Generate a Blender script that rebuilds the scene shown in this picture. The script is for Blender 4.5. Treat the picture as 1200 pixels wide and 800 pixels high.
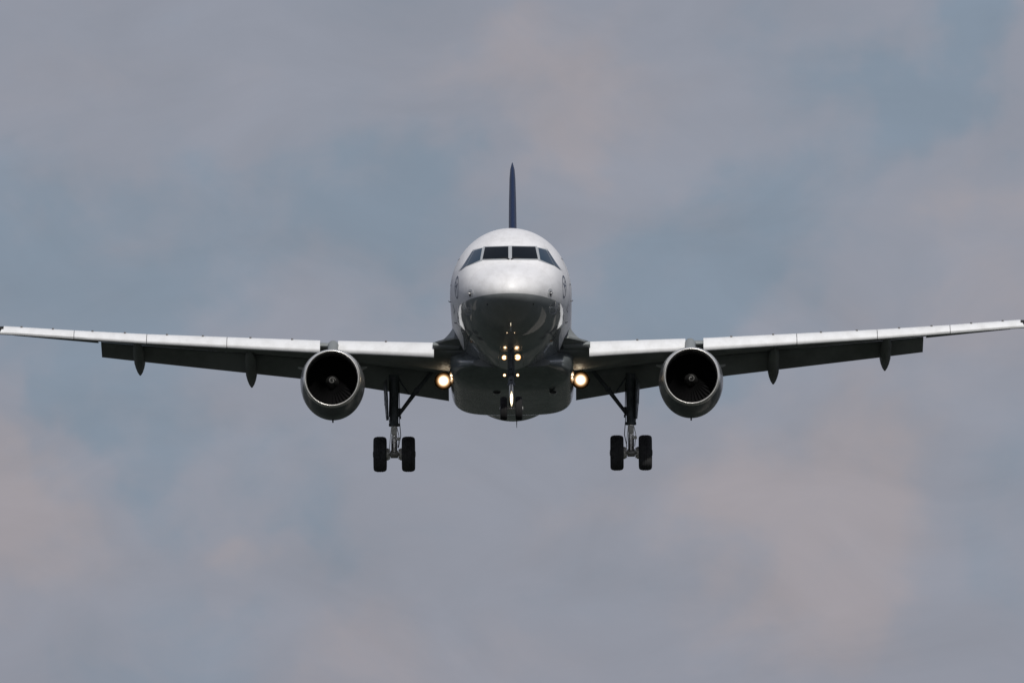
import bpy, bmesh, math, random
from mathutils import Vector, Matrix
from mathutils.bvhtree import BVHTree
R = math.radians
random.seed(4)
for o in list(bpy.data.objects): bpy.data.objects.remove(o)
scene = bpy.context.scene
COL = scene.collection

# ------------------------------------------------------------------ camera
D = 400.0            # metres from the camera to the nose of the aircraft
F = 14700.0          # focal length in photo pixels (photo 1200 wide)
E0 = R(4.0)          # elevation the lens is aimed at
PITCH = R(2.6)       # aircraft nose-up attitude
ROLL = R(0.34)
YAW = R(0.2)
CUP = 2.28           # nose axis sits this far above the optical axis
CAM = Vector((0, 0, 1.7))
cd = bpy.data.cameras.new('camera'); cam = bpy.data.objects.new('camera', cd); COL.objects.link(cam)
cam.location = CAM; cam.rotation_euler = (R(90) + E0, 0, 0)
cd.sensor_width = 36; cd.lens = 36 * F / 1200; cd.clip_start = 1; cd.clip_end = 60000
scene.camera = cam

# ------------------------------------------------------------------ sky, sun, exposure
SUN_EL, SUN_AZ = R(38), R(8)      # azimuth measured from behind the camera towards picture right
w = bpy.data.worlds.new('World'); scene.world = w; w.use_nodes = True
nt = w.node_tree; nt.nodes.clear()
def N(nt, t, **k):
    n = nt.nodes.new(t)
    for a, b in k.items():
        if a == 'inp':
            for q, v in b.items(): n.inputs[q].default_value = v
        else: setattr(n, a, b)
    return n
SKY_S = 0.1
def build_world():
    L = nt.links.new
    sky = N(nt, 'ShaderNodeTexSky', sky_type='NISHITA', sun_disc=False, sun_elevation=SUN_EL,
            sun_rotation=math.pi - SUN_AZ, air_density=1.2, dust_density=2.0)
    tc = N(nt, 'ShaderNodeTexCoord')
    def noise(scale, det, rough, off, dist=0.0, stretch=(1, 1, 1)):
        mp = N(nt, 'ShaderNodeMapping'); mp.inputs['Location'].default_value = off
        mp.inputs['Scale'].default_value = stretch
        L(tc.outputs['Generated'], mp.inputs['Vector'])
        n = N(nt, 'ShaderNodeTexNoise', inp={'Scale': scale, 'Detail': det, 'Roughness': rough, 'Distortion': dist})
        L(mp.outputs[0], n.inputs['Vector']); return n
    def math_(op, a, b=None, c=None, clamp=False):
        m = N(nt, 'ShaderNodeMath', operation=op, use_clamp=clamp)
        for i, v in enumerate((a, b, c)):
            if v is None: continue
            if isinstance(v, (int, float)): m.inputs[i].default_value = v
            else: L(v, m.inputs[i])
        return m.outputs[0]
    # direction bent a little by noise so that the cloud banks have uneven edges
    wn = noise(55, 4, 0.55, (3.1, 1.7, 4.2))
    sub = N(nt, 'ShaderNodeVectorMath', operation='SUBTRACT'); sub.inputs[1].default_value = (0.5, 0.5, 0.5)
    L(wn.outputs['Color'], sub.inputs[0])
    sc = N(nt, 'ShaderNodeVectorMath', operation='SCALE'); sc.inputs['Scale'].default_value = 0.03
    L(sub.outputs[0], sc.inputs[0])
    ad = N(nt, 'ShaderNodeVectorMath', operation='ADD'); L(tc.outputs['Generated'], ad.inputs[0]); L(sc.outputs[0], ad.inputs[1])
    def bank(az, el, r, stretch=1.0):      # soft cloud bank: direction (degrees) and angular radius
        d = Vector((math.sin(R(az)) * math.cos(R(el)), math.cos(R(az)) * math.cos(R(el)), math.sin(R(el))))
        s = N(nt, 'ShaderNodeVectorMath', operation='SUBTRACT'); L(ad.outputs[0], s.inputs[0]); s.inputs[1].default_value = d
        m = N(nt, 'ShaderNodeVectorMath', operation='MULTIPLY'); L(s.outputs[0], m.inputs[0]); m.inputs[1].default_value = (1 / stretch, 1, 1)
        ln = N(nt, 'ShaderNodeVectorMath', operation='LENGTH'); L(m.outputs[0], ln.inputs[0])
        mr = N(nt, 'ShaderNodeMapRange', interpolation_type='SMOOTHERSTEP', clamp=True)
        mr.inputs['From Min'].default_value = 0; mr.inputs['From Max'].default_value = R(r)
        mr.inputs['To Min'].default_value = 1; mr.inputs['To Max'].default_value = 0
        L(ln.outputs['Value'], mr.inputs['Value']); return mr.outputs[0]
    big = noise(24, 4, 0.5, (0.4, 0.2, 0.9), 0.4)
    fine = noise(95, 7, 0.58, (1.4, 0.7, 0.3), 0.5, (1, 1, 1.5))
    lum = noise(60, 7, 0.55, (5.1, 0.3, 2.2), 0.6, (1, 1, 1.8))
    def ang(px, py): return (px-600)*.0039, 4.0+(400-py)*.0039
    # (x, y on the photo's angular grid, radius in degrees, weight, sideways stretch)
    pink = [(0, 560, .7, .4, 1), (285, 645, .36, .4, 1.3), (450, 760, .6, .32, 1.2), (940, 680, .9, .42, 1.1), (850, 560, .8, .3, 1.2),
            (620, 100, .65, .34, 1.2), (760, 190, .7, .2, 1.3), (1130, 430, .7, .18, 1.4), (100, 140, .9, .2, 1.4), (1170, 200, .6, .16, 1), (380, 330, .4, .15, 1.4), (640, 760, .6, .15, 1.3)]
    blue = [(20, 340, .9, .42, 1.8), (330, 290, .85, .28, 2.0), (900, 285, .8, .46, 1.3), (1075, 95, .6, .5, .9), (985, 50, .5, .25, 1.2), (395, 600, .6, .28, .8),
            (200, 520, .6, .34, 1.0), (480, 250, .6, .2, 1.4), (1180, 600, .8, .2, .8), (220, 790, .7, .16, 1.5), (650, 370, .9, .2, 1.6), (70, 440, .35, .3, .8), (720, 690, .5, .15, .8)]
    v = math_('MULTIPLY_ADD', math_('SUBTRACT', big.outputs['Fac'], 0.5), 0.8, 0.5)
    v = math_('ADD', v, math_('MULTIPLY', math_('SUBTRACT', fine.outputs['Fac'], 0.5), 0.55))
    for px, py, r, s, st in pink: v = math_('ADD', v, math_('MULTIPLY', bank(*ang(px, py), r*1.1, st), s))
    for px, py, r, s, st in blue: v = math_('SUBTRACT', v, math_('MULTIPLY', bank(*ang(px, py), r*1.1, st), s))
    cr = N(nt, 'ShaderNodeValToRGB'); cr.color_ramp.interpolation = 'EASE'
    e = cr.color_ramp.elements
    e[0].position = 0.05; e[0].color = (.203, .253, .330, 1)
    e[1].position = 1.0; e[1].color = (.324, .300, .335, 1)
    m = e.new(0.5); m.color = (.262, .276, .338, 1)
    L(v, cr.inputs['Fac'])
    mul = N(nt, 'ShaderNodeVectorMath', operation='SCALE')
    L(math_('MULTIPLY_ADD', lum.outputs['Fac'], .34 / SKY_S, .865 / SKY_S), mul.inputs['Scale'])
    L(cr.outputs['Color'], mul.inputs[0])
    mix = N(nt, 'ShaderNodeMix', data_type='RGBA'); mix.inputs['Factor'].default_value = 0.93
    L(sky.outputs['Color'], mix.inputs['A']); L(mul.outputs[0], mix.inputs['B'])
    bg = N(nt, 'ShaderNodeBackground'); bg.inputs['Strength'].default_value = SKY_S
    L(mix.outputs['Result'], bg.inputs['Color'])
    out = N(nt, 'ShaderNodeOutputWorld'); L(bg.outputs[0], out.inputs['Surface'])
build_world()
sd = bpy.data.lights.new('sun', 'SUN'); sd.energy = 3.0; sd.angle = R(0.6); sd.color = (1, .965, .91)
sun = bpy.data.objects.new('sun', sd); COL.objects.link(sun); sun.location = (60, -100, 200)
sdir = Vector((math.sin(SUN_AZ) * math.cos(SUN_EL), -math.cos(SUN_AZ) * math.cos(SUN_EL), math.sin(SUN_EL)))
sun.rotation_euler = sdir.to_track_quat('Z', 'Y').to_euler()
vs = scene.view_settings; vs.view_transform = 'Standard'; vs.look = 'None'; vs.exposure = 0; vs.gamma = 1; vs.use_curve_mapping = False

# ------------------------------------------------------------------ materials
def mat(name, col, rough=.4, metal=0.0, coat=0.0, emit=None, es=0, grime=0.0, gscale=1.5, bump=0.0, bscale=3):
    m = bpy.data.materials.new(name); m.use_nodes = True
    t = m.node_tree; b = t.nodes['Principled BSDF']; L = t.links.new
    b.inputs['Base Color'].default_value = (*col, 1); b.inputs['Roughness'].default_value = rough
    b.inputs['Metallic'].default_value = metal; b.inputs['Coat Weight'].default_value = coat; b.inputs['Coat Roughness'].default_value = .13
    if emit: b.inputs['Emission Color'].default_value = (*emit, 1); b.inputs['Emission Strength'].default_value = es
    tc = N(t, 'ShaderNodeTexCoord')
    if grime:
        n = N(t, 'ShaderNodeTexNoise', inp={'Scale': gscale, 'Detail': 7, 'Roughness': .62})
        mp = N(t, 'ShaderNodeMapping'); mp.inputs['Scale'].default_value = (1, .35, 1)
        L(tc.outputs['Object'], mp.inputs[0]); L(mp.outputs[0], n.inputs['Vector'])
        mr = N(t, 'ShaderNodeMapRange'); mr.inputs['From Min'].default_value = .4; mr.inputs['From Max'].default_value = .75
        mr.inputs['To Min'].default_value = 0; mr.inputs['To Max'].default_value = grime
        L(n.outputs['Fac'], mr.inputs['Value'])
        mx = N(t, 'ShaderNodeMix', data_type='RGBA'); mx.inputs['A'].default_value = (*col, 1)
        mx.inputs['B'].default_value = (col[0] * .3, col[1] * .28, col[2] * .25, 1)
        L(mr.outputs[0], mx.inputs['Factor']); L(mx.outputs['Result'], b.inputs['Base Color'])
        ma = N(t, 'ShaderNodeMath', operation='ADD'); L(mr.outputs[0], ma.inputs[0]); ma.inputs[1].default_value = rough
        L(ma.outputs[0], b.inputs['Roughness'])
    if bump:
        n2 = N(t, 'ShaderNodeTexNoise', inp={'Scale': bscale, 'Detail': 3}); L(tc.outputs['Object'], n2.inputs['Vector'])
        bp = N(t, 'ShaderNodeBump', inp={'Strength': bump, 'Distance': .01}); L(n2.outputs['Fac'], bp.inputs['Height']); L(bp.outputs[0], b.inputs['Normal'])
    return m
WHITE = (.80, .80, .81); GREY = (.29, .31, .32)
def fuselage_mat():
    m = mat('two_tone_fuselage_paint', WHITE, .46, coat=.3)
    m.node_tree.nodes['Principled BSDF'].inputs['Coat Roughness'].default_value = .24
    t = m.node_tree; b = t.nodes['Principled BSDF']; L = t.links.new
    tc = N(t, 'ShaderNodeTexCoord'); sp = N(t, 'ShaderNodeSeparateXYZ'); L(tc.outputs['Object'], sp.inputs[0])
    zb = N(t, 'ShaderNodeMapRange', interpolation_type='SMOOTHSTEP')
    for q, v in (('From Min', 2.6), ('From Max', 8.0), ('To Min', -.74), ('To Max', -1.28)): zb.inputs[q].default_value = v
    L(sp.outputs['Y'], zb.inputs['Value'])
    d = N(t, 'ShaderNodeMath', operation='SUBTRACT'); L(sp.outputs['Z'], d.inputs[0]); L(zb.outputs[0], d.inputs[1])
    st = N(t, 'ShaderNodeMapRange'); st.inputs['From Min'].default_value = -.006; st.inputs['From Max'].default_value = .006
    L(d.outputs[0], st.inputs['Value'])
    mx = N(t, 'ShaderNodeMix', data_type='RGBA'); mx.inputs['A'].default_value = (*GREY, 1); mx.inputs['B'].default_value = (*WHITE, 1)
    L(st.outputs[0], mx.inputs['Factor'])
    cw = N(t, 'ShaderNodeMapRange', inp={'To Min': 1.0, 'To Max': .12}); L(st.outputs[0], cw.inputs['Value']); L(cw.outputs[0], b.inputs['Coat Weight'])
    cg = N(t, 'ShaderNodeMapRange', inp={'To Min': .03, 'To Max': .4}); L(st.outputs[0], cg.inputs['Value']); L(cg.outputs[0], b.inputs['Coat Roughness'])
    # streaky dirt that follows the airflow
    n = N(t, 'ShaderNodeTexNoise', inp={'Scale': 2.2, 'Detail': 8, 'Roughness': .65})
    mp = N(t, 'ShaderNodeMapping'); mp.inputs['Scale'].default_value = (1.4, .25, 1.4); L(tc.outputs['Object'], mp.inputs[0]); L(mp.outputs[0], n.inputs['Vector'])
    mr = N(t, 'ShaderNodeMapRange'); 
    for q, v in (('From Min', .45), ('From Max', .8), ('To Min', 0), ('To Max', .35)): mr.inputs[q].default_value = v
    L(n.outputs['Fac'], mr.inputs['Value'])
    # skin joints: rings every 1.6 m
    md = N(t, 'ShaderNodeMath', operation='PINGPONG'); L(sp.outputs['Y'], md.inputs[0]); md.inputs[1].default_value = .8
    ls = N(t, 'ShaderNodeMath', operation='LESS_THAN'); L(md.outputs[0], ls.inputs[0]); ls.inputs[1].default_value = .006
    gt = N(t, 'ShaderNodeMath', operation='GREATER_THAN'); L(sp.outputs['Y'], gt.inputs[0]); gt.inputs[1].default_value = 1.0
    lm = N(t, 'ShaderNodeMath', operation='MULTIPLY'); L(ls.outputs[0], lm.inputs[0]); L(gt.outputs[0], lm.inputs[1])
    ad = N(t, 'ShaderNodeMath', operation='MULTIPLY_ADD', use_clamp=True); L(lm.outputs[0], ad.inputs[0]); ad.inputs[1].default_value = .35; L(mr.outputs[0], ad.inputs[2])
    m2 = N(t, 'ShaderNodeMix', data_type='RGBA', blend_type='MULTIPLY'); L(ad.outputs[0], m2.inputs['Factor']); L(mx.outputs['Result'], m2.inputs['A'])
    m2.inputs['B'].default_value = (.45, .43, .4, 1); L(m2.outputs['Result'], b.inputs['Base Color'])
    n2 = N(t, 'ShaderNodeTexNoise', inp={'Scale': 1.6, 'Detail': 2}); L(tc.outputs['Object'], n2.inputs['Vector'])
    bp = N(t, 'ShaderNodeBump', inp={'Strength': .05, 'Distance': .03}); L(n2.outputs['Fac'], bp.inputs['Height']); L(bp.outputs[0], b.inputs['Normal'])
    return m
M = {
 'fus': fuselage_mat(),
 'white': mat('white_paint', WHITE, .3, coat=.3, grime=.25),
 'slat': mat('slat_paint', (.78, .79, .80), .4, grime=.25, gscale=2.5),
 'grey': mat('belly_grey_paint', (.16, .18, .185), .3, coat=.9, grime=.5, bump=.08, bscale=1.2),
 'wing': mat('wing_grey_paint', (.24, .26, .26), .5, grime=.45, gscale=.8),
 'nac': mat('nacelle_grey_paint', (.15, .16, .165), .3, coat=.4, grime=.4, bump=.1, bscale=2),
 'lip': mat('polished_inlet_lip', (.82, .81, .78), .28, metal=.75, grime=.2, gscale=4),
 'duct': mat('inlet_duct_liner', (.03, .03, .03), .7),
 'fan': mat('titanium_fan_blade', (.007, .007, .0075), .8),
 'fanpaint': mat('spiral_paint', (.24, .24, .235), .5),
 'spin': mat('spinner_black', (.012, .012, .012), .6),
 'navy': mat('navy_tail_paint', (.006, .022, .075), .5),
 'tyre': mat('tyre_rubber', (.05, .051, .053), .75, grime=.4, gscale=6, bump=.3, bscale=20),
 'shadedtyre': mat('shaded_nose_tyre_rubber', (.009, .009, .010), .9, bump=.3, bscale=20),  # darker copy of the tyre rubber, shade put into the colour
 'gear': mat('gear_leg_grey', (.11, .125, .14), .45, grime=.5, gscale=6),
 'steel': mat('bright_steel', (.75, .74, .70), .25, metal=.9, grime=.5, gscale=14),
 'brake': mat('brake_pack_metal', (.82, .80, .74), .35, metal=.1, grime=.3, gscale=18),
 'rim': mat('wheel_rim_grey', (.45, .45, .43), .4, metal=.4, grime=.5, gscale=10),
 'seal': mat('dark_rubber_seal', (.008, .008, .009), .8),
 'frame': mat('windscreen_frame_paint', (.36, .38, .40), .4),
 'door': mat('door_outline_dark', (.12, .13, .15), .5),
 'hole': mat('dark_port', (.03, .03, .035), .5),
 'plate': mat('probe_plate_metal', (.62, .63, .64), .35, metal=.3),
 'ink': mat('navy_marking_paint', (.07, .09, .14), .45),
}
def glass_mat():
    m = mat('windscreen_glass', (.006, .009, .013), .04)
    b = m.node_tree.nodes['Principled BSDF']; b.inputs['IOR'].default_value = 1.45
    b.inputs['Specular IOR Level'].default_value = .09
    return m
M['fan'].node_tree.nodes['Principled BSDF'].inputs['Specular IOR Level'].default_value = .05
M['glass'] = glass_mat(); M['sideglass'] = mat('side_window_glass_sky_tint', (.012, .034, .06), .06)  # blue base colour of the side panes paints in the sky reflection
def lamp_mat(name, core, edge, k, rim=1.2):      # glowing glass: bright middle, amber halo painted towards the rim
    m = bpy.data.materials.new(name); m.use_nodes = True; t = m.node_tree; t.nodes.clear(); L = t.links.new
    tc = N(t, 'ShaderNodeTexCoord'); sp = N(t, 'ShaderNodeVectorMath', operation='LENGTH')
    L(tc.outputs['Object'], sp.inputs[0])
    cr = N(t, 'ShaderNodeValToRGB'); e = cr.color_ramp.elements
    e[0].position = .2; e[0].color = (*core, 1); e[1].position = .8; e[1].color = (*edge, 1); L(sp.outputs['Value'], cr.inputs['Fac'])
    mr = N(t, 'ShaderNodeMapRange', inp={'From Min': 0, 'From Max': 1.04, 'To Min': 1, 'To Max': 0}); L(sp.outputs['Value'], mr.inputs['Value'])
    pw = N(t, 'ShaderNodeMath', operation='POWER'); L(mr.outputs[0], pw.inputs[0]); pw.inputs[1].default_value = rim
    ms = N(t, 'ShaderNodeMath', operation='MULTIPLY'); L(pw.outputs[0], ms.inputs[0]); ms.inputs[1].default_value = k
    em = N(t, 'ShaderNodeEmission'); L(cr.outputs['Color'], em.inputs['Color']); L(ms.outputs[0], em.inputs['Strength'])
    o = N(t, 'ShaderNodeOutputMaterial'); L(em.outputs[0], o.inputs['Surface']); return m
M['lamp'] = lamp_mat('lamp_glass_lit', (1, .9, .72), (1, .55, .22), 9)
M['glintglow'] = lamp_mat('strut_glint_glow', (1, .93, .8), (1, .8, .5), 8, .8)  # glow painted for the glint on the nose leg
M['biglamp'] = lamp_mat('landing_lamp_glass_lit', (1, .88, .66), (1, .47, .15), 24, 4.0)  # wide amber falloff paints the halo round the landing lamp

# ------------------------------------------------------------------ geometry helpers (aircraft frame: x right in picture, y aft, z up, nose axis at 0)
TH = E0 + PITCH
def P(px, py, Y):
    dep = D + Y
    zp = (400 - py) * dep / F - CUP
    return Vector(((px - 600) * dep / F, Y, (zp + Y * math.sin(TH)) / math.cos(TH)))
def lin(x, pts):
    if x <= pts[0][0]: return pts[0][1]
    for (a, b), (c, d) in zip(pts, pts[1:]):
        if x <= c: return b + (d - b) * (x - a) / (c - a)
    return pts[-1][1]
def spchip(x, pts): return pchip(math.sqrt(x), [(math.sqrt(a), b) for a, b in pts])
def pchip(x, pts):
    n = len(pts)
    if x <= pts[0][0]: return pts[0][1]
    if x >= pts[-1][0]: return pts[-1][1]
    h = [pts[i+1][0]-pts[i][0] for i in range(n-1)]; dl = [(pts[i+1][1]-pts[i][1])/h[i] for i in range(n-1)]
    m = [dl[0]] + [0 if dl[i-1]*dl[i] <= 0 else 2*dl[i-1]*dl[i]/(dl[i-1]+dl[i]) for i in range(1, n-1)] + [dl[-1]]
    for i in range(n-1):
        if x <= pts[i+1][0]:
            t = (x-pts[i][0])/h[i]
            return ((2*t**3-3*t*t+1)*pts[i][1] + (t**3-2*t*t+t)*h[i]*m[i] + (-2*t**3+3*t*t)*pts[i+1][1] + (t**3-t*t)*h[i]*m[i+1])
BASE = Vector((0, 17.7, -4.57))
ORIGIN = CAM + D * Vector((0, math.cos(E0), math.sin(E0))) + CUP * Vector((0, -math.sin(E0), math.cos(E0)))
root = bpy.data.objects.new('passenger_jet', None); COL.objects.link(root)
rot = Matrix.Rotation(-PITCH, 4, 'X') @ Matrix.Rotation(-ROLL, 4, 'Y') @ Matrix.Rotation(-YAW, 4, 'Z')
root.matrix_world = Matrix.Translation(ORIGIN - Vector((17.7*math.sin(YAW), 0, 0))) @ rot @ Matrix.Translation(BASE)
root['label'] = 'white twin engine passenger jet coming in to land head-on with gear down and lights on'
root['category'] = 'airplane'

def finish(name, bm, m, parent, smooth=True, label=None, origin=None, angle=35, recalc=True):
    bmesh.ops.remove_doubles(bm, verts=bm.verts, dist=1e-5)
    if recalc: bmesh.ops.recalc_face_normals(bm, faces=bm.faces)
    if origin is not None: bmesh.ops.translate(bm, verts=bm.verts, vec=-Vector(origin))
    me = bpy.data.meshes.new(name); bm.to_mesh(me); bm.free()
    me.materials.append(m)
    if smooth:
        for p in me.polygons: p.use_smooth = True
        me.set_sharp_from_angle(angle=R(angle))
    o = bpy.data.objects.new(name, me); COL.objects.link(o)
    if parent is not None:
        o.parent = parent
        base = -BASE if parent is root else -Vector(parent.get('_o', (0, 0, 0)))
        o.location = base + (Vector(origin) if origin is not None else Vector((0, 0, 0)))
    o['_o'] = tuple(origin) if origin is not None else (0.0, 0.0, 0.0)
    if label: o['label'] = label
    return o
def rings(bm, secs, closed=True, cap0=True, cap1=True):
    vs_ = [[bm.verts.new(p) for p in s] for s in secs]
    n = len(secs[0])
    for a, b in zip(vs_, vs_[1:]):
        for i in range(n if closed else n-1):
            j = (i+1) % n
            bm.faces.new((a[i], a[j], b[j], b[i]))
    if closed and cap0: bm.faces.new(vs_[0][::-1])
    if closed and cap1: bm.faces.new(vs_[-1])
    return vs_
def tube(bm, pts, rads, n=14, caps=True):
    pts = [Vector(p) for p in pts]
    if not hasattr(rads, '__len__'): rads = [rads]*len(pts)
    secs = []
    d0 = (pts[1]-pts[0]).normalized()
    u = d0.orthogonal().normalized()
    for i, p in enumerate(pts):
        d = (pts[min(i+1, len(pts)-1)] - pts[max(i-1, 0)]).normalized()
        u = (u - d*u.dot(d)).normalized(); v = d.cross(u)
        secs.append([p + rads[i]*(math.cos(a)*u + math.sin(a)*v) for a in [2*math.pi*k/n for k in range(n)]])
    rings(bm, secs, True, caps, caps)
def box(bm, c, s, rotm=None, bev=0.0):
    r = bmesh.ops.create_cube(bm, size=1)
    mt = Matrix.Translation(Vector(c)) @ (rotm.to_4x4() if rotm else Matrix.Identity(4)) @ Matrix.Diagonal((*s, 1))
    bmesh.ops.transform(bm, matrix=mt, verts=r['verts'])
    if bev:
        es = {e for v in r['verts'] for e in v.link_edges}
        bmesh.ops.bevel(bm, geom=list(es), offset=bev, segments=2, affect='EDGES', profile=.7)
def rev(bm, c, axis, prof, n=48, caps=(False, False)):     # revolve (distance along axis, radius)
    c = Vector(c); axis = Vector(axis).normalized(); u = axis.orthogonal().normalized()
    if abs(axis.y) > .9: u = Vector((1, 0, 0))
    u = (u - axis*u.dot(axis)).normalized(); v = axis.cross(u)
    secs = [[c + axis*t + max(r, 1e-4)*(math.cos(a)*u + math.sin(a)*v) for a in [2*math.pi*k/n for k in range(n)]] for t, r in prof]
    rings(bm, secs, True, *caps)
NEW = bmesh.new

# ------------------------------------------------------------------ ground (below the picture, lights and is mirrored in the belly)
def build_ground():
    bm = NEW(); bmesh.ops.create_grid(bm, x_segments=2, y_segments=2, size=22000)
    m = bpy.data.materials.new('grass_fields'); m.use_nodes = True; t = m.node_tree; b = t.nodes['Principled BSDF']; L = t.links.new
    tc = N(t, 'ShaderNodeTexCoord')
    v = N(t, 'ShaderNodeTexVoronoi', inp={'Scale': .009}); L(tc.outputs['Object'], v.inputs['Vector'])
    n = N(t, 'ShaderNodeTexNoise', inp={'Scale': .05, 'Detail': 8, 'Roughness': .7}); L(tc.outputs['Object'], n.inputs['Vector'])
    ad = N(t, 'ShaderNodeMath', operation='MULTIPLY_ADD'); L(v.outputs['Color'], ad.inputs[0]); ad.inputs[1].default_value = .5; L(n.outputs['Fac'], ad.inputs[2])
    cr = N(t, 'ShaderNodeValToRGB'); e = cr.color_ramp.elements
    e[0].position = .35; e[0].color = (.007, .011, .009, 1); e[1].position = 1.0; e[1].color = (.07, .07, .062, 1)
    k = e.new(.7); k.color = (.016, .022, .018, 1); L(ad.outputs[0], cr.inputs['Fac'])
    v2 = N(t, 'ShaderNodeTexVoronoi', inp={'Scale': .035}); L(tc.outputs['Object'], v2.inputs['Vector'])
    sx = N(t, 'ShaderNodeSeparateXYZ'); L(v2.outputs['Color'], sx.inputs[0])
    g = N(t, 'ShaderNodeMath', operation='GREATER_THAN'); L(sx.outputs['X'], g.inputs[0]); g.inputs[1].default_value = .93
    mx = N(t, 'ShaderNodeMix', data_type='RGBA'); mx.inputs['B'].default_value = (.2, .19, .165, 1)
    L(g.outputs[0], mx.inputs['Factor']); L(cr.outputs['Color'], mx.inputs['A']); L(mx.outputs['Result'], b.inputs['Base Color'])
    b.inputs['Roughness'].default_value = 1; b.inputs['Specular IOR Level'].default_value = .1
    o = finish('ground', bm, m, None, smooth=False); o['kind'] = 'structure'; del o['_o']
build_ground()

# ------------------------------------------------------------------ fuselage
TOP = [(0,-.62),(.05,-.42),(.15,-.27),(.3,-.14),(.6,.03),(1.0,.20),(1.55,.42),(2.0,.72),(2.5,1.04),(3.0,1.32),(3.6,1.58),(4.4,1.83),(5.4,2.01),(6.6,2.07),(28,2.07),(31,2.0),(34,1.72),(36.5,1.38),(37.5,1.15)]
BOT = [(0,-.62),(.05,-.76),(.15,-.87),(.3,-.98),(.6,-1.14),(1.0,-1.30),(1.6,-1.50),(2.4,-1.70),(3.4,-1.87),(4.6,-1.99),(6.0,-2.05),(7.5,-2.07),(25,-2.07),(27.5,-1.85),(31,-1.0),(34.5,.05),(36.5,.58),(37.5,.85)]
HW  = [(0,0),(.05,.25),(.15,.44),(.3,.62),(.6,.87),(1.0,1.09),(1.6,1.34),(2.4,1.58),(3.4,1.77),(4.6,1.90),(6.0,1.965),(7.0,1.975),(26,1.975),(29,1.75),(33,1.05),(36,.5),(37.5,.2)]
ZC  = [(0,-.62),(.6,-.56),(1.6,-.42),(3.0,-.22),(4.6,-.08),(6.5,0),(25,0),(30,.45),(37.5,1.0)]
def fsec(y, n=112):
    zt, zb, hw, zc = spchip(y, TOP), spchip(y, BOT), spchip(y, HW), spchip(y, ZC)
    zc = min(max(zc, zb+.01), zt-.01)
    k = max(0, 1-abs(y-2.3)/2.2)          # flatter, squarer upper section round the flight deck
    out = []
    for i in range(n):
        a = 2*math.pi*i/n; c, s = math.cos(a), math.sin(a)
        e = 1 - .10*k if s > 0 else 1
        out.append(Vector((hw*math.copysign(abs(c)**e, c), y, zc + (zt-zc if s > 0 else zc-zb)*math.copysign(abs(s)**e, s))))
    return out
def stations():
    ys = [.0006, .004, .01, .02, .035, .05, .075, .1, .15, .2, .25, .3, .4, .5, .6, .7, .85]
    y = 1.0
    while y < 7.4: ys.append(y); y += .16
    while y < 24: ys.append(y); y += .8
    while y < 37.5: ys.append(y); y += .45
    return ys + [37.5]
bm = NEW(); rings(bm, [fsec(y) for y in stations()])
# sun-facing softness comes from the mesh itself
bm.normal_update()
FB = BVHTree.FromBMesh(bm)
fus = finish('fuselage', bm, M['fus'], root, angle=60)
def fdir(px, py):
    a, b = P(px, py, -6), P(px, py, 20); return a, (b-a).normalized()
def hit(px, py, off=.006):
    a, d = fdir(px, py); loc, nor, _, _ = FB.ray_cast(a, d)
    if loc is None: return None
    if nor.dot(d) > 0: nor = -nor
    return loc + nor*off
def side_hit(y, z, s, off=.006):
    loc, nor, _, _ = FB.ray_cast(Vector((s*6, y, z)), Vector((-s, 0, 0)))
    if nor.x*s < 0: nor = -nor
    return loc + nor*off
def patch(quad, off, nu=8, nv=6):       # sheet of skin following the nose between four sight lines
    bm = NEW(); g = []
    for i in range(nu+1):
        row = []
        for j in range(nv+1):
            u, v = i/nu, j/nv
            x = (1-u)*(1-v)*quad[0][0] + u*(1-v)*quad[1][0] + u*v*quad[2][0] + (1-u)*v*quad[3][0]
            y = (1-u)*(1-v)*quad[0][1] + u*(1-v)*quad[1][1] + u*v*quad[2][1] + (1-u)*v*quad[3][1]
            row.append(bm.verts.new(hit(x, y, off)))
        g.append(row)
    for i in range(nu):
        for j in range(nv): bm.faces.new((g[i][j], g[i+1][j], g[i+1][j+1], g[i][j+1]))
    return bm
def solid(bm, t=.012):
    bmesh.ops.recalc_face_normals(bm, faces=bm.faces)
    bmesh.ops.solidify(bm, geom=list(bm.faces), thickness=t); return bm
def mir(q, s): return [(600 + s*(600-x), y) for x, y in q]
Q_front = [(570.8, 290.0), (597.9, 289.4), (597.9, 303.4), (567.8, 304.0)]
Q_side  = [(558.2, 293.4), (567.2, 290.8), (564.8, 304.7), (548.6, 311.6)]
Q_rear  = [(555.2, 294.9), (557.4, 293.9), (547.8, 312.0), (541.4, 316.6)]
for s in (-1, 1):
    for nm, q in (('windscreen_pane', Q_front), ('side_window_pane', Q_side), ('rear_side_window_pane', Q_rear)):
        qq = q if s < 0 else [(1200-x, y) for x, y in q]
        cx = sum(p[0] for p in qq)/4; cy = sum(p[1] for p in qq)/4
        big = [(x + math.copysign(2.0, x-cx), y + math.copysign(1.0, y-cy)) for x, y in qq]
        fr = finish('window_frame', solid(patch(big, .006), .01), M['frame'], fus, angle=50)
        finish(nm, solid(patch(qq, .013), .012), M['glass' if nm == 'windscreen_pane' else 'sideglass'], fus, angle=50)
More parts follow.
